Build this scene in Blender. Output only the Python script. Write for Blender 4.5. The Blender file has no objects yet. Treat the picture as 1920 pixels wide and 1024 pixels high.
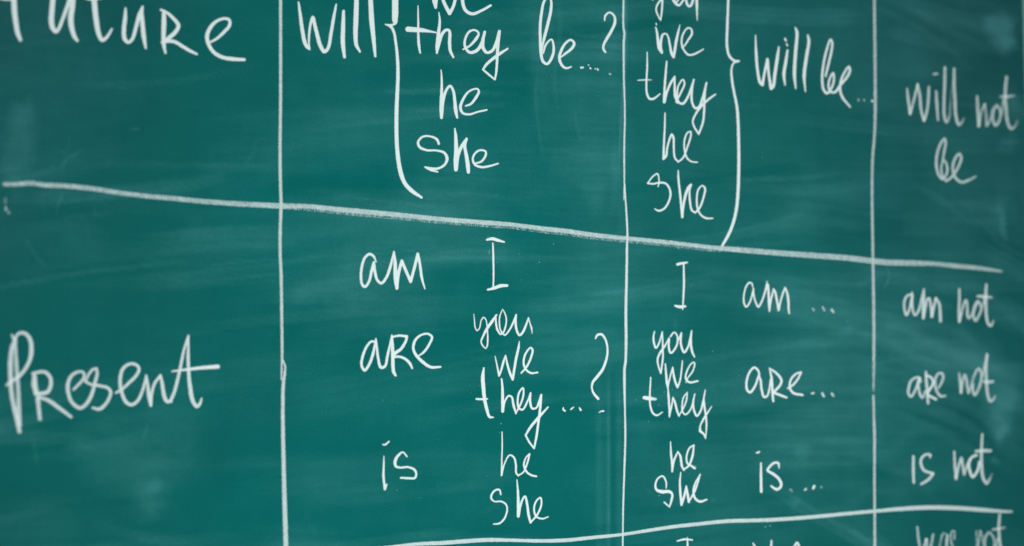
import bpy, math, random
import numpy as np
from mathutils import Matrix, Vector, Euler

R = math.radians
scene = bpy.context.scene
col = scene.collection
rng = np.random.default_rng(11)

# ------------------------------------------------------------------ camera
# the board stands in the plane y = 0, front face towards -y; metres
PXW, PXH = 1920.0, 1024.0
LENS = 50.0
FPX = LENS / 36.0 * PXW
YAW, PITCH = R(34.0), R(4.6)
DIST = 1.73
AIM = Vector((0.0, 0.0, 1.45))
cam_d = bpy.data.cameras.new("camera")
cam = bpy.data.objects.new("camera", cam_d)
col.objects.link(cam)
cam_d.lens = LENS
cam_d.sensor_width = 36.0
cam_d.clip_start = 0.05
cam_d.clip_end = 100
rot = Euler((R(90) + PITCH, 0, -YAW), 'XYZ')
RM = rot.to_matrix()
fwd = RM @ Vector((0, 0, -1))
cam.rotation_euler = rot
cam.location = AIM - fwd * DIST
scene.camera = cam
CAM = np.array(cam.location)
RN = np.array(RM)


def board(px, py):
    """where a sight line through a photo pixel meets the board plane -> x, z"""
    px = np.asarray(px, float); py = np.asarray(py, float)
    d = (RN @ np.stack([(px - PXW / 2) / FPX, -(py - PXH / 2) / FPX, -np.ones_like(px)]).reshape(3, -1))
    t = -CAM[1] / d[1]
    return (CAM[0] + d[0] * t).reshape(px.shape), (CAM[2] + d[2] * t).reshape(px.shape)


def photo(x, z):
    """board plane -> photo pixel"""
    x = np.asarray(x, float)
    v = np.stack([x - CAM[0], np.full_like(x, -CAM[1]), z - CAM[2]]).reshape(3, -1)
    c = RN.T @ v
    return (PXW / 2 + c[0] / -c[2] * FPX).reshape(x.shape), (PXH / 2 - c[1] / -c[2] * FPX).reshape(x.shape)


fx, fz = board(965, 560)
foc = Vector((float(fx), 0, float(fz)))
cam_d.dof.use_dof = True
cam_d.dof.focus_distance = (foc - cam.location).dot(fwd)
cam_d.dof.aperture_fstop = 2.4
cam_d.dof.aperture_blades = 0

# ------------------------------------------------------------------ world, lamps, exposure
world = bpy.data.worlds.new("World")
scene.world = world
world.use_nodes = True
bg = world.node_tree.nodes["Background"]
bg.inputs[0].default_value = (0.80, 0.88, 0.92, 1)
bg.inputs[1].default_value = 0.22


def area(name, loc, target, size, power, color):
    d = bpy.data.lights.new(name, 'AREA')
    d.shape = 'RECTANGLE'; d.size, d.size_y = size
    d.energy = power; d.color = color
    o = bpy.data.objects.new(name, d); col.objects.link(o)
    o.location = loc
    o.rotation_euler = (Vector(target) - Vector(loc)).to_track_quat('-Z', 'Y').to_euler()
    return o


area("room_lamp", (0.12, -1.7, 1.20), (0.06, 0, 1.33), (1.0, 0.7), 29.5, (0.975, 1.0, 0.99))

scene.view_settings.view_transform = 'Standard'
scene.view_settings.look = 'None'
scene.view_settings.exposure = 0.0
scene.view_settings.gamma = 1.0
scene.cycles.transparent_max_bounces = 12


# ------------------------------------------------------------------ materials
class NT:
    def __init__(s, name):
        s.m = bpy.data.materials.new(name); s.m.use_nodes = True
        s.t = s.m.node_tree; s.t.nodes.clear()
        s.out = s.t.nodes.new('ShaderNodeOutputMaterial')

    def n(s, typ, ins=None, **kw):
        nd = s.t.nodes.new('ShaderNode' + typ)
        for k, v in kw.items(): setattr(nd, k, v)
        for k, v in (ins or {}).items():
            if isinstance(v, bpy.types.NodeSocket): s.t.links.new(v, nd.inputs[k])
            else: nd.inputs[k].default_value = v
        return nd

    def math(s, op, a, b=0.0, c=0.0, clamp=False):
        nd = s.n('Math', {0: a, 1: b, 2: c}, operation=op); nd.use_clamp = clamp
        return nd.outputs[0]


def mat_board():
    T = NT("green board enamel")
    tc = T.n('TexCoord').outputs['Object']
    at = T.n('Attribute', attribute_name='dust').outputs['Fac']
    hue = T.n('Attribute', attribute_name='tone_sheen').outputs['Fac']
    # fine wiping grain: strongly stretched along the wiping direction
    mp = T.n('Mapping', {'Vector': tc, 'Rotation': (0, R(-5), 0), 'Scale': (6, 1, 150)})
    s1 = T.n('TexNoise', {'Vector': mp.outputs[0], 'Scale': 1.0, 'Detail': 5.0, 'Roughness': 0.65}).outputs['Fac']
    mp2 = T.n('Mapping', {'Vector': tc, 'Rotation': (0, R(3), 0), 'Scale': (60, 1, 9)})
    s2 = T.n('TexNoise', {'Vector': mp2.outputs[0], 'Scale': 1.0, 'Detail': 4.0, 'Roughness': 0.7}).outputs['Fac']
    cl = T.n('TexNoise', {'Vector': tc, 'Scale': 9.0, 'Detail': 6.0, 'Roughness': 0.62}).outputs['Fac']
    gr = T.n('TexNoise', {'Vector': tc, 'Scale': 420.0, 'Detail': 2.0, 'Roughness': 0.6}).outputs['Fac']
    # weave of the surface coating
    a = T.math('MULTIPLY', T.math('SUBTRACT', s1, 0.5), 0.050)
    b = T.math('MULTIPLY', T.math('SUBTRACT', s2, 0.5), 0.022)
    c = T.math('MULTIPLY', T.math('SUBTRACT', cl, 0.5), 0.075)
    amp = T.math('ADD', T.math('MULTIPLY', at, 9.0), 0.45)
    amp = T.math('MINIMUM', amp, 1.5)
    tot = T.math('MULTIPLY', T.math('ADD', a, T.math('ADD', b, c)), amp)
    g = T.math('MULTIPLY', T.math('SUBTRACT', gr, 0.5), 0.10)
    g = T.math('MULTIPLY', g, T.math('ADD', T.math('MULTIPLY', at, 8.0), 0.6))
    dust = T.math('ADD', at, T.math('ADD', tot, g), clamp=True)
    base = T.n('Mix', {'Factor': hue, 6: (0.0002, 0.119, 0.112, 1), 7: (0.0085, 0.081, 0.083, 1)}, data_type='RGBA').outputs[2]  # second tone: darker enamel with the room's grey sheen put into the colour
    # slightly uneven enamel colour
    v = T.math('MULTIPLY_ADD', cl, 0.30, 0.85)
    hs = T.n('HueSaturation', {'Color': base, 'Value': v}).outputs[0]
    mx = T.n('Mix', {'Factor': dust, 6: hs, 7: (0.185, 0.62, 0.64, 1)}, data_type='RGBA').outputs[2]
    bmp = T.n('Bump', {'Strength': 0.12, 'Distance': 0.0006, 'Height': gr}).outputs[0]
    p = T.n('BsdfPrincipled', {'Base Color': mx, 'Roughness': 0.72, 'Specular IOR Level': 0.04, 'Normal': bmp})
    T.t.links.new(p.outputs[0], T.out.inputs[0])
    return T.m


def mat_chalk():
    T = NT("white chalk")
    tc = T.n('TexCoord').outputs['Object']
    geo = T.n('NewGeometry').outputs['Position']
    d = T.n('Attribute', attribute_name='coverage').outputs['Fac']
    n1 = T.n('TexNoise', {'Vector': geo, 'Scale': 620.0, 'Detail': 3.0, 'Roughness': 0.75}).outputs['Fac']
    n2 = T.n('TexNoise', {'Vector': geo, 'Scale': 130.0, 'Detail': 2.0}).outputs['Fac']
    nn = T.math('ADD', T.math('MULTIPLY', n1, 0.75), T.math('MULTIPLY', n2, 0.25))
    nc = T.math('MULTIPLY_ADD', T.math('SUBTRACT', nn, 0.5), 3.2, 0.5, clamp=True)
    al = T.math('MULTIPLY', T.math('SUBTRACT', d, T.math('MULTIPLY', nc, 0.34)), 1.9, clamp=True)
    ld = T.n('Attribute', attribute_name='load').outputs['Fac']
    # thinly laid chalk only catches the tooth of the surface: its grains come apart first
    gr = T.math('MULTIPLY', T.math('SUBTRACT', 1.0, ld), T.math('MULTIPLY_ADD', nc, -1.7, 0.85))
    al = T.math('MULTIPLY', al, T.math('ADD', T.math('MULTIPLY', ld, 0.975), gr, clamp=True))
    cr = T.n('Mix', {'Factor': n2, 6: (0.655, 0.79, 0.785, 1), 7: (0.80, 0.875, 0.865, 1)}, data_type='RGBA').outputs[2]
    # a thin film of chalk lets the enamel tint it
    ldc = T.math('MULTIPLY_ADD', ld, 1.8, -0.75, clamp=True)
    cr = T.n('Mix', {'Factor': ldc, 6: (0.50, 0.70, 0.71, 1), 7: cr}, data_type='RGBA').outputs[2]
    bmp = T.n('Bump', {'Strength': 0.35, 'Distance': 0.0006, 'Height': n1}).outputs[0]
    p = T.n('BsdfPrincipled', {'Base Color': cr, 'Roughness': 1.0, 'Specular IOR Level': 0.05, 'Alpha': al, 'Normal': bmp})
    T.t.links.new(p.outputs[0], T.out.inputs[0])
    return T.m


def mat_frame():
    T = NT("painted frame")
    tc = T.n('TexCoord').outputs['Object']
    n = T.n('TexNoise', {'Vector': tc, 'Scale': 60.0, 'Detail': 4.0}).outputs['Fac']
    cr = T.n('Mix', {'Factor': n, 6: (0.14, 0.30, 0.29, 1), 7: (0.20, 0.38, 0.36, 1)}, data_type='RGBA').outputs[2]
    p = T.n('BsdfPrincipled', {'Base Color': cr, 'Roughness': 0.5})
    T.t.links.new(p.outputs[0], T.out.inputs[0])
    return T.m


M_BOARD, M_CHALK, M_FRAME = mat_board(), mat_chalk(), mat_frame()


# ------------------------------------------------------------------ helpers
def link(o, parent=None, label=None, cat=None, kind=None, group=None):
    col.objects.link(o)
    if parent is not None: o.parent = parent
    if label: o['label'] = label
    if cat: o['category'] = cat
    if kind: o['kind'] = kind
    if group: o['group'] = group
    return o


def mesh_obj(name, verts, quads, mat, attrs=None, origin=(0, 0, 0), smooth=True):
    """verts n x 3 in world metres, quads m x 4; origin is the object's world origin"""
    me = bpy.data.meshes.new(name)
    v = np.asarray(verts, np.float32) - np.asarray(origin, np.float32)
    q = np.asarray(quads, np.int32)
    me.vertices.add(len(v)); me.vertices.foreach_set('co', v.ravel())
    me.loops.add(q.size); me.loops.foreach_set('vertex_index', q.ravel())
    me.polygons.add(len(q))
    me.polygons.foreach_set('loop_start', np.arange(0, q.size, 4, dtype=np.int32))
    me.update(calc_edges=True)
    if smooth:
        me.polygons.foreach_set('use_smooth', np.ones(len(q), bool))
    for k, a in (attrs or {}).items():
        at = me.attributes.new(k, 'FLOAT', 'POINT')
        at.data.foreach_set('value', np.asarray(a, np.float32))
    me.materials.append(mat)
    me.validate()
    return bpy.data.objects.new(name, me)


BASE = np.array([0.0, 0.0, 0.0])
chalkboard = bpy.data.objects.new("chalkboard", None)
chalkboard.location = BASE
link(chalkboard, label="green school chalkboard covered in white handwritten verb table of future and present forms", cat="chalkboard")

# ------------------------------------------------------------------ chalk dust left on the board, in photo pixels
RES = 2.0
OX, OY = -520.0, -420.0
NWX, NWY = int(2560 / RES), int(1900 / RES)
gx = OX + np.arange(NWX) * RES
gy = OY + np.arange(NWY) * RES
GX, GY = np.meshgrid(gx, gy)


def smooth_noise(shape_xy, cell, seed, aniso=1.0):
    r = np.random.default_rng(seed)
    w, h = int(NWX * RES / (cell * aniso)) + 4, int(NWY * RES / cell) + 4
    g = r.random((h, w))
    x = (GX - OX) / (cell * aniso); y = (GY - OY) / cell
    xi = x.astype(int); yi = y.astype(int)
    fx_ = x - xi; fy_ = y - yi
    fx_ = fx_ * fx_ * (3 - 2 * fx_); fy_ = fy_ * fy_ * (3 - 2 * fy_)
    return (g[yi, xi] * (1 - fx_) + g[yi, xi + 1] * fx_) * (1 - fy_) + (g[yi + 1, xi] * (1 - fx_) + g[yi + 1, xi + 1] * fx_) * fy_


def fbm(cell, seed, octs=4, aniso=1.0):
    t = np.zeros_like(GX); a = 1.0; s = 0
    for i in range(octs):
        t += a * smooth_noise(None, cell / 2 ** i, seed + i, aniso); s += a; a *= 0.55
    return t / s


def spline(pts, step=3.0):
    """Catmull-Rom through pts (n x k); returns dense samples"""
    P = np.asarray(pts, float)
    if len(P) < 3:
        if len(P) == 1: return P
        n = max(2, int(np.hypot(*(P[1, :2] - P[0, :2])) / step) + 1)
        t = np.linspace(0, 1, n)[:, None]
        return P[0] * (1 - t) + P[1] * t
    Q = np.vstack([2 * P[0] - P[1], P, 2 * P[-1] - P[-2]])
    out = []
    for i in range(1, len(Q) - 2):
        p0, p1, p2, p3 = Q[i - 1], Q[i], Q[i + 1], Q[i + 2]
        # centripetal parameterisation keeps tight handwriting loops round
        def dt(a, b): return max(np.hypot(*(b[:2] - a[:2])), 1e-3) ** 0.5
        t0 = 0; t1 = t0 + dt(p0, p1); t2 = t1 + dt(p1, p2); t3 = t2 + dt(p2, p3)
        n = max(2, int(np.hypot(*(p2[:2] - p1[:2])) / step) + 1)
        t = np.linspace(t1, t2, n, endpoint=False)[:, None]
        A1 = (t1 - t) / (t1 - t0) * p0 + (t - t0) / (t1 - t0) * p1
        A2 = (t2 - t) / (t2 - t1) * p1 + (t - t1) / (t2 - t1) * p2
        A3 = (t3 - t) / (t3 - t2) * p2 + (t - t2) / (t3 - t2) * p3
        B1 = (t2 - t) / (t2 - t0) * A1 + (t - t0) / (t2 - t0) * A2
        B2 = (t3 - t) / (t3 - t1) * A2 + (t - t1) / (t3 - t1) * A3
        C_ = (t2 - t) / (t2 - t1) * B1 + (t - t1) / (t2 - t1) * B2
        C_[:, 2:] = p1[2:] + (t - t1) / (t2 - t1) * (p2[2:] - p1[2:])
        out.append(C_)
    out.append(P[-1:])
    return np.vstack(out)


def nums(s):
    return [[float(v) for v in t.split(',')] for t in s.split()]


D = np.zeros_like(GX)


def win(x0, x1, y0, y1):
    i0 = max(0, int((x0 - OX) / RES)); i1 = min(NWX, int((x1 - OX) / RES) + 2)
    j0 = max(0, int((y0 - OY) / RES)); j1 = min(NWY, int((y1 - OY) / RES) + 2)
    return slice(j0, j1), slice(i0, i1)


def smear(s, w, dens, soft=0.6):
    """a rubbed mark: path in photo pixels, half-soft edge"""
    global D
    pts = spline(nums(s), 4.0)
    T_ = np.zeros_like(D)
    m_ = len(pts) - 1
    for k_, (p, q) in enumerate(zip(pts[:-1], pts[1:])):
        tp = min(1.0, 0.12 + min(k_ + 1, m_ - k_) / (0.28 * m_ + 1)) if m_ > 3 else 1.0
        sl = win(min(p[0], q[0]) - w, max(p[0], q[0]) + w, min(p[1], q[1]) - w, max(p[1], q[1]) + w)
        x, y = GX[sl], GY[sl]
        dx, dy = q[0] - p[0], q[1] - p[1]
        L = dx * dx + dy * dy + 1e-9
        t = np.clip(((x - p[0]) * dx + (y - p[1]) * dy) / L, 0, 1)
        dd = np.hypot(x - p[0] - t * dx, y - p[1] - t * dy)
        T_[sl] = np.maximum(T_[sl], tp * np.clip((w / 2 - dd) / (w / 2 * soft), 0, 1))
    T_ = T_ * T_ * (3 - 2 * T_)
    D += T_ * dens * 1.0


WX = 50 * (fbm(60, 201, 4) - 0.5); WY = 50 * (fbm(70, 211, 4) - 0.5)
STREAK = np.clip(0.25 + 1.5 * smooth_noise(None, 5, 221, 22.0) * smooth_noise(None, 14, 222, 10.0) * 2, 0, 2)


def patch(poly, dens, soft=14.0):
    """an unevenly rubbed area with a ragged soft border; outline in photo pixels"""
    global D
    P = np.array(poly, float)
    x, y = GX + WX, GY + WY
    inside = np.zeros(x.shape, bool); dist = np.full(x.shape, 1e9)
    for p, q in zip(P, np.roll(P, -1, 0)):
        dx, dy = q - p
        t = np.clip(((x - p[0]) * dx + (y - p[1]) * dy) / (dx * dx + dy * dy), 0, 1)
        dist = np.minimum(dist, np.hypot(x - p[0] - t * dx, y - p[1] - t * dy))
        if dy != 0:
            c = ((p[1] > y) != (q[1] > y)) & (x < dx * (y - p[1]) / dy + p[0])
            inside ^= c
    sd = np.where(inside, dist, -dist)
    m = np.clip(sd / soft * 0.5 + 0.5, 0, 1); m = m * m * (3 - 2 * m)
    cl_ = 0.55 + 0.9 * fbm(34, int(abs(P[0, 0])) + 301, 3, 1.6)
    D += dens * m * ((0.62 + 0.38 * STREAK) if P[:, 0].min() > 480 and P[:, 0].max() < 1700 else (0.9 + 0.1 * STREAK)) * cl_


def blob(cx, cy, rx, ry, dens, ang=0.0, pw=1.0):
    global D
    c, s = math.cos(R(ang)), math.sin(R(ang))
    x, y = GX + WX - cx, GY + WY - cy
    u = (x * c + y * s) / rx; v = (-x * s + y * c) / ry
    D += dens * np.exp(-(u * u + v * v) ** pw) * (0.6 + 0.4 * STREAK)


# wiping passes of the eraser; direction follows the arm's swing
def direction(x, y):
    ax = -7.0
    tx, ty = -(y - 1500.0), (x - 1430.0)
    ar = math.degrees(math.atan2(ty, tx))
    ar = max(-16, min(34, ar))
    k = min(1, max(0, (x - 1050) / 500.0))
    if y < 330 and x < 1000: ax = -3.0
    return ax * (1 - k) + ar * k


def wipe(cx, cy, L, W_, ang, curve, a, seed):
    global D
    r = np.random.default_rng(seed)
    ex = L / 2 + W_
    sl = win(cx - ex, cx + ex, cy - ex * 0.8 - W_, cy + ex * 0.8 + W_)
    x, y = GX[sl] - cx, GY[sl] - cy
    if x.size == 0: return
    c, s = math.cos(R(ang)), math.sin(R(ang))
    u = x * c + y * s; v = -x * s + y * c + curve * (x * c + y * s) ** 2
    tp = np.clip((L / 2 - np.abs(u)) / (L * 0.3), 0, 1); tp = tp * tp * (3 - 2 * tp)
    bd = np.clip((W_ / 2 - np.abs(v)) / (W_ * 0.22), 0, 1); bd = bd * bd * (3 - 2 * bd)
    n = 64
    prof = r.random(n) ** 2
    prof2 = np.interp(np.arange(n), np.arange(0, n, 6), r.random(len(np.arange(0, n, 6))))
    line = np.interp((v / W_ + 0.5) * (n - 1), np.arange(n), 0.45 * prof + 0.9 * prof2)
    D[sl] += a * tp * bd * (0.25 + line)


r0 = np.random.default_rng(5)
for k in range(330):
    x = r0.uniform(-450, 1980); y = r0.uniform(-350, 1400)
    big = r0.random() < 0.35
    wipe(x, y, r0.uniform(220, 620), r0.uniform(60, 120) if big else r0.uniform(10, 45),
         direction(x, y) + r0.normal(0, 4), r0.normal(0, 2.2e-4) + (3.0e-4 if x > 1300 else 0),
         r0.uniform(-0.018, 0.028), 100 + k)

# faint haze everywhere, thicker where the cloth missed
D += 0.004 + 0.052 * (fbm(170, 3, 4, 1.8) - 0.5)
blob(1075, 370, 95, 110, 0.018)
blob(1045, 625, 95, 75, 0.030)
blob(1120, 590, 60, 130, 0.018)
blob(1210, 560, 90, 70, 0.020)
blob(1480, 760, 210, 190, 0.016)
blob(1560, 840, 120, 60, 0.016)
blob(1750, 470, 260, 500, 0.018)
blob(700, 480, 260, 40, 0.016, -3)
blob(770, 410, 190, 28, 0.026, 6)
blob(620, 550, 130, 26, 0.034, -12)
blob(760, 600, 190, 22, 0.018, -14)
blob(860, 300, 90, 60, 0.010)
blob(1005, 60, 25, 160, 0.016)
blob(296, 915, 9, 14, 0.035, 10)
blob(10, 330, 30, 60, 0.020)
blob(1880, 82, 20, 8, 0.04)
blob(1855, 50, 20, 20, 0.02)
blob(1905, 200, 22, 34, 0.050, 0, 1.5)
blob(1890, 262, 20, 20, 0.040, 0, 1.6)
blob(1880, 585, 60, 16, 0.020, 38)
blob(1835, 560, 80, 18, 0.024, 34)
blob(1885, 800, 12, 14, 0.05, 0, 1.6)
blob(1890, 725, 26, 36, 0.030, 35)
blob(1890, 430, 8, 26, 0.055, -15, 1.6)
blob(1876, 400, 14, 40, 0.030)
blob(1840, 400, 90, 22, 0.018, 30)
blob(1870, 855, 8, 10, 0.05)
blob(1502, 846, 10, 16, 0.028)
blob(1495, 935, 9, 12, 0.03)
blob(1660, 935, 30, 8, 0.02)
blob(60, 960, 80, 110, 0.012)
patch([(140, 792), (260, 778), (372, 800), (374, 832), (318, 892), (306, 955), (285, 960), (250, 930), (196, 890), (150, 840)], 0.036, 52)
patch([(264, 925), (300, 902), (308, 925), (303, 955), (284, 967), (262, 952)], 0.034, 22)
patch([(1850, 45), (1875, 33), (1897, 44), (1898, 86), (1880, 97), (1856, 82)], 0.080, 12)
patch([(1846, 752), (1902, 748), (1897, 788), (1886, 816), (1868, 795)], 0.055, 26)
patch([(1745, 645), (1815, 622), (1862, 655), (1894, 715), (1904, 762), (1868, 772), (1836, 722), (1790, 682)], 0.040, 30)
patch([(4, 262), (18, 192), (50, 182), (66, 235), (60, 335), (4, 345)], 0.046, 22)
patch([(1004, -40), (1168, -40), (1168, 330), (1118, 405), (1030, 330), (1002, 160)], 0.024, 22)
patch([(955, 210), (1000, 190), (1010, 260), (985, 330), (900, 300)], 0.016, 30)
patch([(560, 520), (700, 500), (930, 440), (960, 470), (760, 545), (600, 580), (545, 565)], 0.022, 24)
patch([(545, 362), (700, 372), (950, 395), (960, 415), (760, 402), (560, 385)], 0.020, 14)
patch([(760, 340), (960, 325), (1040, 360), (1000, 390), (820, 378)], 0.014, 18)
patch([(560, 640), (640, 560), (800, 530), (900, 500), (890, 540), (700, 600)], 0.012, 26)
patch([(540, 885), (720, 860), (960, 848), (960, 905), (760, 925), (545, 955)], 0.013, 26)
patch([(1420, 650), (1600, 600), (1640, 700), (1600, 900), (1440, 880)], 0.016, 60)
patch([(1660, 855), (1790, 830), (1860, 900), (1800, 940), (1680, 950)], 0.014, 40)
# rubbed, half-erased marks
smear("1141,660 1141,1100", 9, 0.034, 1.0)
smear("1140,700 1140,1100", 26, 0.014, 1.0)
smear("1123,690 1124,1100", 22, 0.022, 1.0)
smear("1149,690 1149,1100", 12, -0.022, 1.0)
smear("1161,680 1162,1100", 18, 0.022, 1.0)
smear("1172,-60 1173,60 1172,110 1168,180 1163,260 1158,330", 9, 0.050)
smear("1150,260 1152,340 1148,420", 26, 0.020, 1.0)
smear("1160,300 1164,400 1168,470", 26, 0.018, 1.0)
smear("1048,-20 1050,60 1040,150 1052,240", 12, 0.018, 1.0)
smear("1010,120 1004,180 1012,256 1020,310", 10, 0.022, 1.0)
smear("1058,48 1075,62 1100,68 1135,62", 6, 0.045, 1.0)
smear("1075,200 1090,260 1100,250", 12, 0.018, 1.0)
smear("112,322 124,300 140,290 160,278", 9, 0.032, 1.0)
smear("106,402 108,385 116,368 120,356", 8, 0.040, 1.0)
smear("172,380 178,400 182,404 212,397", 7, 0.026, 1.0)
smear("62,468 72,486 92,502", 10, 0.022, 1.0)
smear("48,445 55,462 66,478", 10, 0.026, 1.0)
smear("240,243 265,242", 6, 0.045, 1.0)
smear("62,812 66,850 72,880", 7, 0.032, 1.0)
smear("278,792 272,812 265,828", 5, 0.050, 1.0)
smear("360,832 350,842 318,846", 6, 0.022, 1.0)
smear("1658,498 1668,512 1664,528 1656,545", 8, 0.045, 1.0)
smear("1588,600 1590,606", 6, 0.045, 1.0)
smear("500,628 512,627", 6, 0.035, 1.0)
smear("1265,600 1268,620", 6, 0.030, 1.0)
smear("1335,935 1340,940", 4, 0.050, 1.0)
smear("1212,916 1222,926", 4, 0.03, 1.0)
smear("430,632 436,632", 5, 0.04, 1.0)
smear("168,628 188,628", 6, 0.03, 1.0)
smear("540,485 700,476 900,455", 5, 0.018, 1.0)
smear("560,486 620,478", 5, 0.03, 1.0)
smear("600,362 700,375 860,392", 14, 0.022, 1.0)
smear("380,500 470,490 560,488", 8, 0.030, 1.0)
smear("760,340 860,334 960,338", 5, 0.018, 1.0)
smear("790,372 880,362 990,380", 4, 0.022, 1.0)
smear("1700,10 1760,45 1830,80 1900,110", 30, 0.022, 1.0)
smear("1590,0 1680,30 1770,85 1850,160", 18, 0.014, 1.0)
smear("1690,330 1780,385 1860,440 1900,470", 26, 0.020, 1.0)
smear("1760,360 1840,430 1890,490", 14, -0.014, 1.0)
smear("1600,640 1700,610 1790,618 1860,670", 34, 0.022, 1.0)
smear("1790,560 1850,600 1895,655", 24, -0.018, 1.0)
smear("1600,690 1720,672 1830,700", 10, 0.018, 1.0)
smear("1640,870 1740,800 1840,850", 40, 0.012, 1.0)
smear("1770,760 1830,790 1870,850", 30, -0.022, 1.0)
smear("560,880 700,862 900,850", 30, 0.012, 1.0)
smear("560,950 760,930 960,900", 26, 0.016, 1.0)
smear("1450,650 1560,640 1620,590", 30, 0.018, 1.0)
smear("1510,985 1600,940 1640,900", 40, 0.012, 1.0)
smear("1600,540 1640,520 1664,505", 22, 0.02, 1.0)
# faint ghosts of writing wiped away
r1 = np.random.default_rng(77)
for k in range(46):
    x = r1.uniform(0, 1880); y = r1.uniform(-20, 1040)
    pts = [(x, y)]
    a = r1.uniform(0, 6.28)
    for i in range(4):
        a += r1.normal(0, 0.8); st = r1.uniform(8, 26)
        pts.append((pts[-1][0] + math.cos(a) * st, pts[-1][1] + math.sin(a) * st))
    smear(' '.join('%.1f,%.1f' % p for p in pts), r1.uniform(5, 12), r1.uniform(0.004, 0.014), 1.0)

D *= 1.75 * (0.72 + 0.56 * fbm(28, 31, 3, 2.2))
# clean, deeply wiped areas
def clean(cx, cy, rx, ry, f, ang=0):
    global D
    c, s = math.cos(R(ang)), math.sin(R(ang))
    x, y = GX - cx, GY - cy
    u = (x * c + y * s) / rx; v = (-x * s + y * c) / ry
    D *= 1 - f * np.exp(-(u * u + v * v) ** 1.3)
clean(700, 800, 260, 170, 0.55)
clean(760, 660, 260, 60, 0.45)
clean(420, 980, 120, 120, 0.6)
clean(640, 300, 90, 60, 0.5)
clean(380, 620, 160, 60, 0.4)
clean(1090, 60, 40, 30, 0.5)
clean(1340, 600, 60, 60, 0.3)
D = np.clip(D, 0.0, 0.2)
TONE_SHEEN = np.clip(0.25 + 0.9 * (fbm(210, 61, 3, 1.2) - 0.5), 0, 1)
# darker enamel tone plus painted-in grey room sheen towards right, left and top
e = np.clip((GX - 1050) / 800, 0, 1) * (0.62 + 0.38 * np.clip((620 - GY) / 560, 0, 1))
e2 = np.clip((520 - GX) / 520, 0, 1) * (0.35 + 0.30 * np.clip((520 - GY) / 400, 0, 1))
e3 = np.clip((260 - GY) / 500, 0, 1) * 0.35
TONE_SHEEN = np.clip((TONE_SHEEN - 0.25) * 0.45 + e + e2 + e3, 0, 1)


def sample(F, px, py):
    x = np.clip((px - OX) / RES, 0, NWX - 2.001); y = np.clip((py - OY) / RES, 0, NWY - 2.001)
    xi = x.astype(int); yi = y.astype(int); a = x - xi; b = y - yi
    return (F[yi, xi] * (1 - a) + F[yi, xi + 1] * a) * (1 - b) + (F[yi + 1, xi] * (1 - a) + F[yi + 1, xi + 1] * a) * b


# ------------------------------------------------------------------ board panel and frame
xr, _ = board(1917.0, 20.0)
XR = float(xr)                         # inner edge of the right frame rail
vx0 = float(board(0.0, 512.0)[0]); vz1 = float(board(1900.0, 0.0)[1]); vz0 = float(board(1900.0, 1024.0)[1])
XL = vx0 - 0.10
ZT, ZB = vz1 + 0.16, vz0 - 0.16
xs = np.concatenate([np.linspace(XL, vx0 - 0.012, 30), np.arange(vx0 - 0.01, XR, 0.0017), [XR + 0.006]])
zs = np.concatenate([np.linspace(ZB, vz0 - 0.005, 24), np.arange(vz0, vz1, 0.0028), np.linspace(vz1 + 0.003, ZT, 24)])
X, Z = np.meshgrid(xs, zs)
PX_, PY_ = photo(X, Z)
du = sample(D, PX_, PY_); fi = sample(TONE_SHEEN, PX_, PY_)
ny, nx = X.shape
idx = np.arange(nx * ny).reshape(ny, nx)
q = np.stack([idx[:-1, :-1], idx[:-1, 1:], idx[1:, 1:], idx[1:, :-1]], -1).reshape(-1, 4)
V = np.stack([X.ravel(), np.zeros(X.size), Z.ravel()], -1)
# back and sides of the 18 mm panel
bk = np.array([[XL, .018, ZB], [XR + .006, .018, ZB], [XR + .006, .018, ZT], [XL, .018, ZT]])
n0 = len(V)
cr_ = [idx[0, 0], idx[0, -1], idx[-1, -1], idx[-1, 0]]
fr4 = V[cr_]
V = np.vstack([V, fr4, bk])
f0, b0 = n0, n0 + 4
side = [[b0 + (i + 1) % 4, f0 + (i + 1) % 4, f0 + i, b0 + i] for i in range(4)] + [[b0 + 3, b0 + 2, b0 + 1, b0]]
q = np.vstack([q, np.array(side)])
z8 = np.zeros(8)
po = mesh_obj("board_panel", V, q, M_BOARD, {'dust': np.concatenate([du.ravel(), z8]), 'tone_sheen': np.concatenate([fi.ravel(), z8])}, smooth=False)
link(po, chalkboard, label="dusty green enamel writing surface")

# frame: four mitred rails with a rounded lip, one profile swept round the panel
prof = [(0.0, 0.016), (0.0, -0.003), (0.0015, -0.0048), (0.004, -0.0055), (0.019, -0.0055), (0.0225, -0.004), (0.024, -0.001), (0.024, 0.022)]
cs = [(XL, ZB, -1, -1), (XR, ZB, 1, -1), (XR, ZT, 1, 1), (XL, ZT, -1, 1)]
fv = [(cx + o * sx, y, cz + o * sz) for (cx, cz, sx, sz) in cs for (o, y) in prof]
npf = len(prof)
names = 0
for i in range(4):
    j = (i + 1) % 4
    vv = fv[i * npf:(i + 1) * npf] + fv[j * npf:(j + 1) * npf]
    qq = [[k, (k + 1) % npf, npf + (k + 1) % npf, npf + k] for k in range(npf)]
    if i != 1 and False: continue
    ro = mesh_obj("frame_rail", vv, qq, M_FRAME, smooth=False)
    link(ro, chalkboard)

# ------------------------------------------------------------------ chalk strokes
CELL = 1.0
layer = [0]


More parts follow.
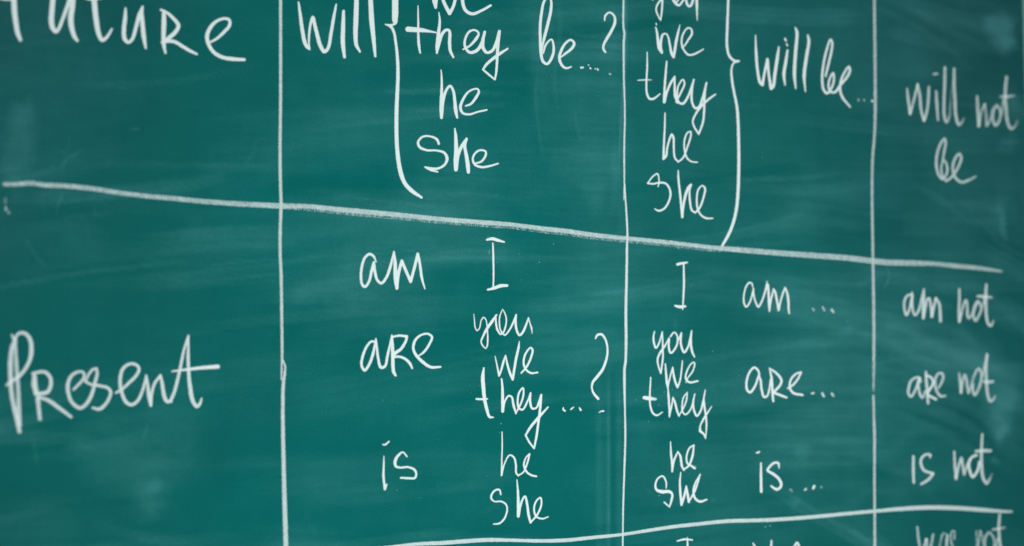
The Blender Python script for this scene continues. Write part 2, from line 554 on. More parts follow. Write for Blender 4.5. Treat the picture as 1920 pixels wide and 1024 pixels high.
def parse(s, ox, oy, sc, wdef=6.0):
    """'x,y,w x,y ! x,y | ...'  '!' = corner at the previous point, '|' = lift the chalk, '@o' = opacity from here"""
    strokes = []
    for part in s.split('|'):
        op = 1.0; w = wdef * sc; runs = [[]]
        for t in part.split():
            if t == '!':
                if runs[-1]: runs.append([runs[-1][-1]])
                continue
            if t[0] == '@':
                op = float(t[1:]); continue
            v = [float(a) for a in t.split(',')]
            if len(v) > 2: w = v[2]
            runs[-1].append((ox + v[0] / sc, oy + v[1] / sc, w / sc, op))
        dense = []
        for r_ in runs:
            if len(r_) >= 2 or (len(r_) == 1 and len(runs) == 1):
                dense.append(spline(r_, 1.6))
        strokes.extend(dense)
    return strokes


def hashnoise(x, y, cell, seed):
    xi = np.floor(x / cell); yi = np.floor(y / cell)
    a = x / cell - xi; b = y / cell - yi
    a = a * a * (3 - 2 * a); b = b * b * (3 - 2 * b)
    def h(i, j):
        v = np.sin(i * 127.1 + j * 311.7 + seed * 17.3) * 43758.5453
        return v - np.floor(v)
    return (h(xi, yi) * (1 - a) + h(xi + 1, yi) * a) * (1 - b) + (h(xi, yi + 1) * (1 - a) + h(xi + 1, yi + 1) * a) * b


def stroke_mesh(name, strokes, seed):
    thin = 0.84 if name == 'ruled_line' else 0.93
    al = np.vstack(strokes)
    m = al[:, 2].max() / 2 + 3
    x0, x1 = al[:, 0].min() - m, al[:, 0].max() + m
    y0, y1 = al[:, 1].min() - m, al[:, 1].max() + m
    x0 = math.floor(x0 / CELL) * CELL; y0 = math.floor(y0 / CELL) * CELL
    nx = int((x1 - x0) / CELL) + 2; ny = int((y1 - y0) / CELL) + 2
    gx = x0 + np.arange(nx) * CELL; gy = y0 + np.arange(ny) * CELL
    gX, gY = np.meshgrid(gx, gy)
    F = np.zeros((ny, nx)); O = np.ones((ny, nx))
    for st in strokes:
        Fs = np.zeros((ny, nx)); Os = np.zeros((ny, nx))
        pr = [(st[0], st[0])] if len(st) == 1 else zip(st[:-1], st[1:])
        n = len(st)
        for p, q_ in pr:
            w = max(p[2], q_[2]) / 2 + 2.5
            i0 = max(0, int((min(p[0], q_[0]) - w - x0) / CELL)); i1 = min(nx, int((max(p[0], q_[0]) + w - x0) / CELL) + 2)
            j0 = max(0, int((min(p[1], q_[1]) - w - y0) / CELL)); j1 = min(ny, int((max(p[1], q_[1]) + w - y0) / CELL) + 2)
            sl = (slice(j0, j1), slice(i0, i1))
            x, y = gX[sl], gY[sl]
            dx, dy = q_[0] - p[0], q_[1] - p[1]
            t = np.clip(((x - p[0]) * dx + (y - p[1]) * dy) / (dx * dx + dy * dy + 1e-9), 0, 1)
            dd = np.hypot(x - p[0] - t * dx, y - p[1] - t * dy)
            hw = (p[2] + (q_[2] - p[2]) * t) / 2 * thin
            op = p[3] + (q_[3] - p[3]) * t
            # density falls off across the last pixel and a half of the stroke's width
            e_ = 0.95
            ed = np.clip((hw + e_ - dd) / (2 * e_), 0, 1)
            Os[sl] = np.where(ed > Fs[sl] + 1e-6, op, Os[sl])
            Fs[sl] = np.maximum(Fs[sl], ed)
        F = np.maximum(F, Fs); O *= 1 - Os * np.minimum(Fs * 1.3, 1)
    O = np.clip((1 - O) / np.maximum(np.minimum(F * 1.3, 1), 1e-3), 0, 1)
    F = np.minimum(F, 1.0)
    nz = hashnoise(gX, gY, 3.3, seed) - 0.5
    nz2 = hashnoise(gX, gY, 17.0, seed + 3) - 0.5
    F = np.clip(F * (1.0 + 0.16 * nz + 0.12 * nz2) - 0.02, 0, 1)
    keep = F > 0.03
    cell = keep[:-1, :-1] | keep[:-1, 1:] | keep[1:, :-1] | keep[1:, 1:]
    jj, ii = np.nonzero(cell)
    if len(jj) == 0: return None
    idx = np.arange(nx * ny).reshape(ny, nx)
    q = np.stack([idx[jj, ii], idx[jj + 1, ii], idx[jj + 1, ii + 1], idx[jj, ii + 1]], -1)
    used, inv = np.unique(q.ravel(), return_inverse=True)
    q = inv.reshape(-1, 4)
    px, py, f, o_ = gX.ravel()[used], gY.ravel()[used], F.ravel()[used], O.ravel()[used]
    x, z = board(px, py)
    layer[0] += 1
    base = 0.00012 + (layer[0] % 23) * 0.000012
    y = -(base + f * (0.00025 + 0.00020 * (hashnoise(px, py, 1.7, seed + 9))))
    return np.stack([x, y, z], -1), q, f, o_


N = [0]


def chalk_mesh(name, s, ox, oy, sc, parent, porg, label=None, kind=None):
    N[0] += 1
    r_ = stroke_mesh(name, parse(s, ox, oy, sc), N[0])
    if r_ is None: return None
    V, q, f, ld = r_
    org = np.array([V[:, 0].mean(), 0.0, V[:, 2].min()])
    o = mesh_obj(name, V, q, M_CHALK, {'coverage': f, 'load': ld}, origin=org, smooth=True)
    o.location = org - porg
    link(o, parent, label=label, kind=kind)
    return o


def word(label, tile, letters, name="chalk_word", child="letter"):
    ox, oy, sc = tile
    pts = np.vstack([np.vstack(parse(s if isinstance(s, str) else s[1], *(tile if isinstance(s, str) else s[0]))) for s in letters])
    x, z = board(np.array([pts[:, 0].mean()]), np.array([pts[:, 1].max()]))
    org = np.array([x[0], 0.0, z[0]])
    e = bpy.data.objects.new(name, None)
    e.empty_display_size = 0.02
    e.location = org
    link(e, chalkboard, label=label)
    for s in letters:
        t = tile
        if not isinstance(s, str): t, s = s
        chalk_mesh(child, s, t[0], t[1], t[2], e, org)
    return e


def mark(name, label, tile, s):
    return chalk_mesh(name, s, tile[0], tile[1], tile[2], chalkboard, BASE, label=label)


def T(c, r): return (480.0 * c, 256.0 * r, 4.0)
FULL = (0.0, 0.0, 1.0)

# ---- ruled lines of the table
mark("ruled_line", "thick slanting horizontal chalk line between the future and present rows", FULL,
     "@0.62 8,345.5,8 ! 32,345.5,9 57,343.5,9.5 82,346.7 125,349,10 175,354 225,362,9.5 275,367.7 325,372.2,10.5 375,377.2 425,381 480,384,11.5 530,386.2 580,387.2,9.6 630,392.2,10.4 680,396.9,10.8 @0.62 730,401.4,10.8 780,406.4,10 830,411.4 880,415.2 930,418.9,9.6 960,421.2,8.8 1010,427.7,9.6 1060,433.2,10 1110,440.2,9.6 @0.62 1175,446.9,8.8 1235,452.7 1285,458.2,8.4 1335,463.9 1385,468.5,11.5 1440,473 1515,478.5,12 1590,484,12 1640,490,12.5 1665,492.2 1715,493.5,11.5 1752,494.7,8.5 1790,498.5,9.5 1840,503.5,9 1878,509,4 | @0.22 480,384,7 530,389 580,390,13.5 630,395,14.5 680,399.7,15 730,404.2,15 780,409.2,14 830,414.2 880,418 930,421.7,13.5 960,424,12.5 1010,430.5,13.5 1060,436,14 1110,443,13.5 1175,449.7,12.5 1235,455.5 1285,461,12 1335,466.7 1385,468.5,7")
mark("ruled_line", "gently rising chalk line under the present row", FULL,
     "@0.82 300,1062,8 560,1042,8 690,1030,7 730,1026,7 780,1020.5,7.5 830,1018,8.5 880,1014.3,9 917,1012.3,8.5 960,1013,7 1010,1014.2,7.5 1060,1013,8 1110,1008,7.5 1167,1002.2,6.5 1210,995.5,7 1260,988,7.5 1310,982.5 1360,977.5,8 1440,975,8 1515,970,8 1590,963,7.5 1640,958.5,7 1690,954.2,8.5 1740,951.7,9 1790,952.5,9 1840,956,8.5 1878,958.8,6 1897,959.5,4")
mark("ruled_line", "vertical chalk line beside the word Future, doubled near its lower half", FULL,
     "@0.78 525.7,-60,6.5 525.8,64 525.8,150 525.7,200 525,256 525,318 526.5,378 526.3,398 525.5,420 525,470,6.3 526.7,512,6.3 528,600,6 528.7,660,5.5 528,690,4 527,712,2.5 | @0.8 530.5,675,2.5 ! 534.5,688,4 533.5,700,5.5 531,720,7 530,768,7.5 531.5,868,8.5 533.3,940,9.5 535.8,1024,10 537,1070,10")
mark("ruled_line", "thin vertical chalk line down the middle of the board", FULL,
     "@0.85 1168.8,-60,3.8 1168.8,0 1168.6,50,4.2 1170.3,62,4.4 1169.3,80,4.4 1169.5,150,3.6 1171,190,3.2 1171.2,230,3.6 1170.4,256,3.6 1170,300,3.6 1170.3,340,3 1169.3,375,1.6 | @0.9 1171.2,345,2 1172.3,370,3 1174.3,400,3.8 1175.8,430,4 1176,441,4 1175.5,456,4.6 1174.7,512,5.2 1173.2,587,5.8 1173.7,637,5.8 1172.8,678,5 ! 1170.8,690,5.6 1170.5,710,5.6 1171.4,768,4 1172.2,818,4 1170.4,880,4 1168.4,943,3.6 1167.5,1003,3.2 1167.4,1070,3.2")
mark("ruled_line", "soft vertical chalk line left of the will not column", FULL,
     "@0.7 1639.2,-60,5.6 1639.2,0,5.6 1640,75,5.8 1640.7,150 1640.8,200 1640,240,5.4 1638.8,262,5 1636.4,288 1635,331 1635,381 1635.8,440 1636.4,481 1636.9,512,5.4 1638,587,5.8 1638.2,660,5.6 @0.6 1638,700,5 1637.5,724,4 @0.3 1637.4,735,4 | @0.72 1637.2,742,4.6 1638,768,5 1638.5,790,5.2 1639.4,818,5.4 1639.2,893,4.8 1639.7,958,5 1640,1024,5.6 1640.5,1070,5.6")

# ---- row: Future
word("large tall white title word Future, its top cut off", T(0, 0), [
    "105,-200,40 100,-60,42 103,0,42 108,90 118,170,38 132,250,36 152,300,26 | -30,-20,24 40,-8,24 90,-6,20 | -20,-190,30 100,-200,34 240,-210,30",
    "402,-80,40 390,60,40 384,150,42 392,205,38 418,238,28 440,215,26 470,140,26 500,60,30 525,-20,32 540,-90,30 | 552,-90,40 540,60,42 530,130,44 535,200,40 555,270,32 578,305,22",
    "690,-220,40 700,-60,42 710,60,42 722,160,40 738,250,36 765,302,28 795,285,24 820,250,20 838,218,14 | 600,-34,20 664,-7,18 760,-14,20",
    "940,62,14 938,130,30 928,220,32 935,295,32 960,318,24 990,295,24 1020,200,28 1045,110,32 1068,50,16 ! 1062,90,26 1068,180,34 1078,280,34 1092,362,16",
    "1228,100,30 1228,180,38 1225,280,32 1228,340,28 1240,398,16 | 1206,74,18 1250,95,20 1300,140,26 1337,192,30 1315,240,32 1260,288,28 1220,318,30 ! 1260,308,28 1310,315,26 1370,350,26 1430,385,24 1475,406,16",
    "1570,320,14 1620,293,20 1680,240,24 1720,190,26 1718,150,22 1680,140,20 1620,162,24 1575,210,30 1552,270,30 1562,330,28 1600,390,28 1660,428,28 1740,443,30 1830,448,24"])
word("chalk word will beside the first tall curly bracket, top left column", T(1, 0), [
    "318,18,14 330,110,24 345,220,28 362,310,30 380,352,24 400,370,16 ! 395,335,14 398,250,18 408,180,20 425,130,22 440,190,28 460,270,30 480,340,30 512,388,28 540,360,24 560,260,26 580,140,24 600,36,14",
    "655,85,22 652,200,32 650,320,34 662,428,22",
    "752,-150,34 752,0,36 748,150,38 745,270,34 752,340,28 778,388,16",
    "850,-150,34 858,0,36 866,150,40 880,290,32 893,422,18"])
mark("curly_bracket", "tall left curly bracket after the word will", T(1, 0),
     "1042,-420,44 1042,0,50 1042,100,50 1040,150,44 ! 1044,168,30 1030,184,16 1000,188,14 965,182,6 | 975,186,12 1005,196,22 1030,235,20 1048,330,20 1060,450,24 1063,560,26 1058,700,28 1052,850,30 1052,1000,30 1056,1100,30 1066,1200,32 1085,1300,34 1115,1375,30 1165,1430,32 1240,1482,18")
word("partly cut off chalk word we at the top edge, left of be", T(1, 0), [
    "1318,-160,26 1326,-60,30 1336,10,32 1346,58,20 ! 1358,-20,18 1385,-80,20 ! 1405,10,26 1450,102,28 ! 1478,50,24 1498,-30,22 1515,-150,20",
    "1555,-25,14 1610,-60,20 1650,-120,20 1610,-150,20 1560,-80,24 1548,10,26 1570,78,26 1620,105,24 1690,80,20 1758,42,18"])
word("chalk word they with a blunt thick crossbar, inside the first curly bracket", T(1, 0), [
    "1213,45,8 1215,150,14 1215,250,18 1220,340,22 1230,398,12 | 1138,220,42 ! 1200,224,38 1250,228,32 1300,236,18 1352,245,9",
    "1370,95,8 1376,160,18 1366,260,28 1358,350,30 1355,398,16 ! 1370,330,24 1395,255,24 1425,225,22 1448,232,22 1450,320,26 1455,380,24 1478,430,16",
    "1550,372,10 1600,345,16 1650,290,24 1668,250,16 1640,227,14 1600,237,18 1568,290,18 1566,350,20 1600,393,22 1650,382,26 1690,330,28 1712,240,16",
    "1715,240,18 1700,300,26 1702,360,26 1730,395,22 1770,380,22 1800,320,24 1822,235,20 | 1825,235,20 1812,340,26 1806,450,20 1800,540,18 1790,598,12 ! 1750,565,16 1700,522,14 ! 1730,480,22 1790,430,24 1840,395,22 1885,366,14"])
word("chalk word he written below they, inside the first curly bracket", T(1, 0), [
    "1387,525,8 1392,600,16 1390,720,24 1388,820,28 1390,883,22 ! 1392,840,28 1405,740,24 1430,670,20 1455,645,18 1478,680,20 1490,760,24 1497,830,28 1508,883,16",
    "1572,795,12 1610,780,18 1650,730,22 1670,690,18 1662,668,12 1630,670,14 1590,692,16 1550,750,20 1532,810,22 1550,848,18 1600,858,16 1660,840,14 1730,825,12"])
word("chalk word she lowest inside the first curly bracket", T(1, 1), [
    "1370,55,18 1355,22,20 1310,0,14 1250,2,16 1215,40,18 1225,78,20 1280,103,18 1350,105,14 1410,122,20 1432,165,24 1415,210,18 1370,238,18 1310,240,20 1268,230,14 ! 1310,250,20 1362,266,10",
    "1490,-60,10 1497,0,24 1500,100,32 1498,180,36 1498,248,30 ! 1512,150,26 1535,85,26 1578,18,20 ! 1565,70,22 1578,150,28 1588,220,32 1592,268,24",
    "1645,202,12 1690,187,16 1720,145,18 1722,115,16 1690,102,14 1650,118,16 1625,165,16 1640,210,18 1690,230,18 1750,222,16 1815,203,12"])
word("chalk word be with a tall looped b, left of the upper question mark", T(2, 0), [
    "268,-24,14 240,10,18 220,100,22 210,200,22 211,300,22 216,400,22 232,462,22 262,480,20 298,432,22 312,360,20 295,296,12 255,332,16 232,400,12 | 268,-24,14 290,0,16 291,70,22 270,170,24 242,280,22 228,340,16 220,400,12",
    "365,430,10 400,402,18 450,360,22 465,325,20 440,300,16 400,325,18 364,390,22 354,440,22 373,490,20 405,512,16 442,502,12"])
word("scattered row of small chalk dots after the word be under the upper question mark", T(2, 0), [
    "515,508,14 531,507,14", "572,488,9 574,491,8", "584,508,9 588,515,13", "622,515,8 624,518,8", "638,517,10 643,524,13"], "ellipsis", "dot")
word("upper question mark right of the word be", T(2, 0), [
    "693,155,10 698,120,16 730,94,14 765,120,16 770,170,22 745,230,22 710,290,22 685,340,18 685,370,18 700,392,14", "@0.6 730,553,14 737,558,14"], "question_mark", "stroke")
Y8 = (1190.0, 0.0, 8.0)
word("half cut off chalk word you at the top edge right of the thin middle line", Y8, [
    "240,-20,20 270,0,16 | 250,-160,24 270,-40,26 330,-60,24 400,-200,22 | 412,-160,30 412,0,32 408,120,30 398,220,26 385,310,16 ! 350,240,22 322,170,24 320,120,26 345,60,28 395,-10,32 470,-110,26",
    "560,-160,30 565,-60,40 580,0,48 615,55,40 660,82,32 700,40,32 740,-30,28 700,-140,26 | 620,40,22 650,0,26 665,-60,20",
    "765,-140,26 768,-20,34 782,60,36 815,98,34 845,75,36 870,10,36 895,-80,26 | 925,-150,30 928,0,42 930,100,36 932,200,26 935,308,10"])
word("chalk word we with a tiny dot above its first stroke, right of the thin middle line", Y8, [
    "312,410,18 330,480,32 345,600,44 365,720,50 405,792,34 ! 388,720,40 390,620,38 410,530,34 ! 430,512,28 470,508,20 500,560,26 525,680,32 550,800,44 580,858,38 ! 595,780,40 620,620,42 650,480,32 676,374,12 | 318,352,18 323,370,22",
    "695,715,10 740,690,22 800,600,28 855,510,32 845,440,28 800,420,24 745,470,26 705,570,28 703,670,28 740,760,28 800,822,30 860,823,32 940,790,30 1030,737,16"])
mark("curly_bracket", "tall right curly bracket pointing at the words will be", T(2, 0),
     "1624,-200,16 1620,0,17 1613,200,19 1611,350,19 1628,420,18 1665,455,18 1700,459,16 ! 1665,470,14 1645,512,14 1648,600,18 1665,700,18 1685,800,20 1693,900,21 1697,1024,22 1699,1224,23 1694,1424,23 1680,1574,23 1650,1694,22 1615,1774,22 1576,1842,18")
word("thin chalk word they with a flat crossbar, inside the right curly bracket", T(2, 0), [
    "1012,392,8 1012,500,13 1006,620,14 1010,700,15 1030,741,17 1060,741,17 1108,705,9 | @0.85 942,603,9 1000,600,12 1045,600,6",
    "1158,462,12 1150,560,16 1142,680,18 1140,765,22 ! 1160,690,18 1190,620,18 1218,576,14 ! 1218,640,16 1222,720,20 1240,770,18",
    "1228,765,12 1262,700,15 1292,625,14 1280,598,11 1248,640,13 1236,710,15 1250,768,17 1280,778,18 1320,720,17 1345,650,15 1362,598,12",
    "1362,600,12 1348,680,16 1350,770,17 1375,812,17 1400,803,17 1430,730,17 1458,622,15 ! 1450,660,14 1442,740,16 1440,830,16 1430,920,16 1400,1006,13 ! 1365,950,13 1355,910,13 1380,850,15 1430,785,18 1480,740,16 1525,708,12"])
H48 = (1180.0, 220.0, 4.875)
word("chalk word he inside the right curly bracket, above she", H48, [
    "325,-37,12 322,100,16 315,250,18 312,378,24 ! 335,355,18 345,280,18 370,190,18 386,158,20 402,185,20 405,280,17 415,370,17 445,408,15",
    "445,408,14 490,370,16 530,270,16 560,170,16 560,130,12 530,142,14 505,200,15 502,290,16 525,370,16 565,404,14 622,412,11"])
word("wide chalk word She lowest inside the right curly bracket", H48, [
    "262,635,10 270,580,13 255,516,13 210,545,13 165,605,13 ! 220,608,16 270,598,17 330,605,17 365,650,18 375,710,19 350,790,18 310,840,18 265,855,17 232,838,10",
    "445,488,12 447,560,18 460,680,20 472,800,20 482,912,22 ! 490,830,20 510,720,24 540,640,26 562,618,22 ! 550,660,16 552,760,18 570,850,18 600,872,18",
    "600,872,16 640,830,17 680,720,18 690,650,18 665,625,13 630,660,16 615,740,16 622,830,16 650,890,16 700,922,18 760,924,13"])
word("chalk word will right of the right curly bracket", T(3, 0), [
    "-95,265,8 -90,400,20 -78,540,20 -60,620,22 -42,638,20 ! -30,560,18 -5,445,20 ! 5,560,18 22,665,24 ! 38,650,20 50,560,24 68,440,24 80,353,12",
    "145,378,16 133,460,22 118,560,24 127,638,10 | 127,292,16 133,306,14 | 138,330,13 144,344,12",
    "203,208,10 215,240,22 205,400,25 197,560,25 207,665,10",
    "298,265,14 305,310,22 285,440,24 270,570,24 279,688,8"])
word("chalk word be with long slanting tail, right of the word will and left of the soft line", T(3, 0), [
    "430,572,14 450,490,17 475,380,17 480,320,15 468,297,14 440,370,16 415,480,17 405,590,17 415,670,18 440,700,18 475,660,16 493,600,15 487,548,13 462,590,15 452,650,15 465,690,17",
    "465,690,16 500,692,18 540,640,18 590,580,19 613,530,19 605,500,14 575,540,16 545,610,17 540,680,17 560,735,17 615,803,12"])
word("three faint dots before the soft vertical line", T(3, 0), ["@0.6 676,750,19", "@0.5 718,751,18", "@0.85 778,757,18 784,760,18"], "ellipsis", "dot")
W6 = (1660.0, 100.0, 6.4)
word("blurred chalk word will in the rightmost column, top row", W6, [
    "@0.78 258,425,20 270,540,32 295,728,30 ! 330,600,28 385,372,26 ! 410,500,32 430,700,32 462,808,32 ! 495,700,32 515,520,30 520,400,22",
    "@0.78 608,455,24 615,600,34 630,805,20 | @0.75 578,252,24 620,245,24",
    "@0.78 712,170,28 710,350,34 702,560,32 705,750,30 730,828,28 @0.6 765,760,22 @0.4 775,650,18 @0.25 790,450,12 815,280,10",
    "@0.78 822,185,28 822,350,34 832,550,34 845,760,34 880,858,30 @0.65 915,830,22 @0.45 940,778,14"])
word("blurred chalk word not in the rightmost column, top row", W6, [
    "@0.75 1098,515,24 1105,650,34 1118,875,32 ! @0.6 1150,700,26 1190,612,26 ! 1205,740,28 @0.75 1215,870,30",
    "@0.6 1218,868,26 1260,790,26 1285,680,26 @0.75 1335,622,28 1295,690,26 1290,800,28 1320,868,30 1370,790,26 1372,680,26 1335,620,24",
    "@0.65 1365,820,20 1395,700,24 1415,560,26 | @0.8 1452,285,32 1440,400,34 1435,520,34 1445,650,32 1462,820,32 1505,905,30 @0.65 1550,880,24 @0.45 1582,808,14 | @0.75 1385,522,26 1450,520,36 @0.55 1545,510,20"])
word("small blurred chalk word be below will not, rightmost column", T(3, 1), [
    "@0.8 1308,180,15 1320,110,16 1330,50,17 1322,16,15 1290,60,17 1265,140,18 1262,230,19 1280,290,19 1310,320,18 1340,270,17 1338,210,16 1315,180,14 1298,230,14 1305,290,15 1335,334,15",
    "@0.8 1335,336,15 1380,300,18 1430,220,18 1448,160,18 1435,130,16 1405,160,18 1385,230,18 1400,300,18 1445,342,18 1500,330,18 @0.6 1558,300,11"])

# ---- row: Present
P5 = (0.0, 620.0, 5.12)
word("large white chalk title word Present at the left", T(0, 2), [
    (P5, "@0.85 115,45,24 ! 135,90,30 115,160,42 100,280,46 100,420,46 105,560,42 130,720,42 165,860,46 185,968,40 | @0.8 150,80,26 148,150,30 155,300,36 165,450,38 175,600,38 180,760,44 186,900,44 | @0.9 142,75,22 180,28,28 235,25,32 285,80,38 300,170,42 288,270,38 240,370,34 180,440,32 100,493,28 60,525,18"),
    (P5, "@0.9 330,440,44 330,520,58 345,590,48 | @0.85 362,650,44 370,740,38 382,848,36 | @0.9 312,412,26 350,402,28 430,398,32 480,450,34 487,520,36 455,588,38 390,605,40 340,608,34 | @0.88 370,640,28 460,668,36 550,730,38 680,828,28"),
    (P5, "@0.88 705,565,22 750,520,24 805,450,28 800,402,22 750,395,24 680,440,32 650,520,36 655,600,34 690,690,34 770,743,34 830,700,36 880,610,34 910,500,32 932,410,30 925,362,22 ! 885,377,24 845,430,22 825,480,18"),
    (P5, "@0.9 815,485,22 870,515,24 960,530,28 1030,548,28 1060,585,30 1050,640,30 1000,720,32 950,753,32 890,742,24"),
    "@0.9 868,898,16 910,875,20 970,820,22 1020,770,24 1042,720,22 1020,688,22 970,682,22 920,720,24 900,800,26 910,890,26 945,968,26 985,988,24 1030,960,24 1065,890,22 1095,780,18",
    "@0.9 1095,770,18 1108,850,24 1116,920,30 1130,995,20 ! 1138,900,22 1158,830,22 1202,768,20 ! 1215,830,26 1230,920,30 1250,962,28 1280,962,26",
    "@0.9 1278,962,24 1310,880,24 1345,740,24 1378,580,20 1412,470,14 ! 1410,600,24 1414,750,26 1425,860,32 1445,960,32 1475,1000,28 1495,985,24 1512,940,12 | 1290,737,10 1400,724,20 1500,712,26 1632,702,32"])
word("faint broken chalk tick under the left end of the slanting line", T(0, 1), [
    "@0.22 38,470,24 38,500,18", "@0.38 38,520,12 46,552,22 68,574,18"], "chalk_tick", "stroke")
word("chalk word am at the top of the present question column, left of the capital I", T(1, 1), [
    "900,942,8 882,900,18 850,882,20 815,910,20 792,980,20 786,1060,20 795,1110,20 815,1128,20 845,1090,20 865,1010,22 882,945,20 ! 890,1010,22 910,1080,20 940,1100,20 975,1060,20 1005,980,22 1033,862,10",
    "1034,866,12 1042,950,26 1045,1060,30 1055,1138,24 ! 1065,1040,24 1092,932,22 ! 1120,1000,22 1158,1088,24 ! 1185,990,22 1212,882,22 ! 1228,960,20 1242,1060,20 1265,1142,9"])
mark("capital_letter", "capital I with thick serifs right of the word am, question column", T(1, 1),
     "1775,800,11 1778,900,15 1780,1024,13 1778,1140,11 | 1730,775,15 1770,767,25 1810,778,24 1860,792,12 | 1737,1149,14 1790,1136,24 1830,1121,27 1882,1118,20")
word("chalk word are in the question column, left of you, we and they", T(1, 2), [
    "898,492,10 895,515,16 865,513,18 830,550,18 800,620,20 790,690,20 813,730,20 845,690,20 875,610,22 898,500,14 ! 905,560,18 915,640,20 935,708,22 965,700,20 985,620,20 1018,466,12",
    "1018,475,16 1022,560,26 1025,660,26 1030,740,26 1045,768,18 | 1020,480,14 1070,470,18 1130,475,20 ! 1122,510,20 1085,570,22 1045,600,26 1018,640,14 ! 1060,627,18 1110,640,20 1150,675,22 1170,715,14",
    "1220,620,10 1260,590,18 1300,530,18 1318,480,18 1290,457,16 1240,464,16 1195,500,20 1178,560,20 1195,610,22 1250,668,24 1310,706,22 1382,704,15"])
U7 = (860.0, 560.0, 7.315)
word("chalk word you in the question column, above we and they", U7, [
    "205,212,8 215,320,16 225,400,18 250,438,16 280,410,16 310,290,16 340,258,16 370,290,16 385,360,14 392,450,18 395,560,24 388,650,20 370,686,14 ! 330,650,18 305,590,20 330,520,28 380,420,38 450,320,42 518,222,20",
    "505,228,16 508,320,26 525,420,30 565,490,22 ! 600,475,22 640,380,22 650,280,20 630,200,18 600,145,10 ! 562,240,18 556,330,20 570,430,22 600,480,22",
    "600,482,20 630,500,22 680,450,24 735,350,26 785,222,24 ! 778,330,32 792,430,32 830,502,32 870,470,34 910,390,32 955,262,18 ! 975,340,14 995,400,24 1006,482,8"])
word("chalk word we in the question column, between you and they", U7, [
    "495,785,10 515,880,20 540,1000,26 550,1062,24 ! 580,980,30 610,870,32 640,780,18 ! 665,900,30 700,1020,36 738,1110,32 ! 755,1000,34 785,820,36 820,660,32 830,580,8",
    (T(2, 2), "68,750,12 110,700,16 145,620,16 152,575,16 138,560,12 100,605,15 85,670,16 100,720,16 140,750,16 190,746,12")])
K4 = (840.0, 680.0, 3.12)
word("chalk word they in the question column with a very long looped tail on its y", K4, [
    "208,32,10 202,80,22 206,150,23 212,210,20 225,270,19 242,318,16 264,320,7 | 165,213,11 200,214,13 229,212,8",
    "312,95,9 317,150,15 318,220,18 318,285,17 ! 330,230,11 352,195,11 370,200,12 382,250,14 396,297,10",
    "396,295,8 425,240,11 440,190,11 438,148,9 418,170,11 407,215,11 413,265,12 435,275,11 465,225,11 482,180,9",
    "482,178,11 480,230,14 492,268,13 515,265,11 532,230,14 545,188,12 ! 538,270,15 528,350,14 517,430,14 503,502,10 ! 475,465,11 453,425,11 ! 480,380,15 530,320,17 585,260,8"])
Q10 = (1000.0, 720.0, 10.667)
word("three chalk dots between the word they and the lower question mark", Q10, [
    "600,475,22 595,510,36 632,540,34", "742,512,20 770,490,36 808,458,14", "920,480,30 945,522,42"], "ellipsis", "dot")
word("large lower question mark left of the thin middle line", T(2, 2), [
    "624,492,10 640,465,18 670,460,18 700,500,16 715,570,15 708,640,17 680,720,20 640,775,23 605,820,18 598,860,13 610,900,16 645,943,20",
    (Q10, "1305,578,12 1345,550,30 1400,543,36")], "question_mark", "stroke")
word("chalk word is in the question column with a slanted dot", T(1, 3), [
    "958,348,6 957,420,14 955,500,18 965,598,17 ! 980,560,9 | 950,262,10 966,264,14 995,240,13",
    "1130,352,12 1100,320,12 1065,345,20 1042,390,24 1048,425,20 1080,435,15 1140,432,16 1185,450,18 1200,480,16 1190,513,16 1150,515,17 1085,512,15"])
word("thin chalk word he in the question column, left of the y tail", K4, [
    "315,405,6 316,480,8 314,560,8.5 312,660,10 ! 330,590,9 360,541,9 385,555,11 396,600,12 398,645,11 410,661,10 | 310,357,5",
    "410,660,10 440,640,9 465,580,11 476,535,10 ! 455,555,9 443,600,11 460,640,12 490,660,12 515,665,10"])
word("chalk word she lowest in the question column, above the rising line", K4, [
    "308,772,8 300,745,11 278,745,11 255,770,12 252,795,11 270,812,9 310,812,10 338,830,10 345,860,10 330,910,11 300,940,11 265,945,7",
    "402,685,6 408,760,14 410,830,18 410,898,18 ! 420,850,12 435,800,12 450,782,11 462,830,14 470,890,16 482,935,14",
    "482,935,10 520,890,11 545,830,11 540,790,9 515,810,10 502,860,11 515,900,11 550,913,10 585,902,7"])
mark("capital_letter", "thin capital I right of the thin middle line, present row", T(2, 1),
     "1286,960,12 1288,1100,15 1284,1200,14 1278,1298,7 | 1240,959,20 1270,952,20 1312,945,12 | 1222,1270,15 1260,1278,24 1298,1274,16")
A8 = (1380.0, 500.0, 8.0)
word("chalk word am followed by three dots, right of the thin capital I", A8, [
    "245,300,20 235,255,24 200,240,26 160,280,24 125,370,24 112,470,24 120,560,26 150,603,26 190,560,26 230,460,24 258,320,18 ! 262,420,24 290,530,26 330,603,28 370,550,26 420,420,28 455,290,30 462,213,8",
    "478,270,30 485,400,34 490,540,34 498,668,22 ! 520,500,28 545,400,28 558,335,18 ! 580,370,30 605,480,32 635,655,30 ! 665,520,26 700,400,28 735,315,22 ! 765,400,32 782,520,36 785,620,32 795,702,22"])
word("three slanting dots after the middle word am", A8, ["@0.6 1148,633,30 1163,655,30", "@0.7 1295,605,24 1310,635,32 1325,658,28", "@0.8 1430,645,34 1458,683,32"], "ellipsis", "dot")
M6 = (1660.0, 500.0, 6.4)
word("blurred chalk word am in the rightmost column", M6, [
    "@0.8 320,310,18 300,338,26 260,348,28 225,420,30 228,520,30 250,583,30 280,530,28 310,400,28 322,330,20 ! 320,450,26 330,540,28 355,583,28 395,530,28 430,400,30 460,270,22",
    "@0.85 460,300,24 455,400,32 450,520,34 452,618,30 ! 480,480,28 500,390,28 520,380,28 540,450,30 555,600,34 ! 580,480,28 602,378,26 ! 640,440,32 655,550,34 658,655,32"])
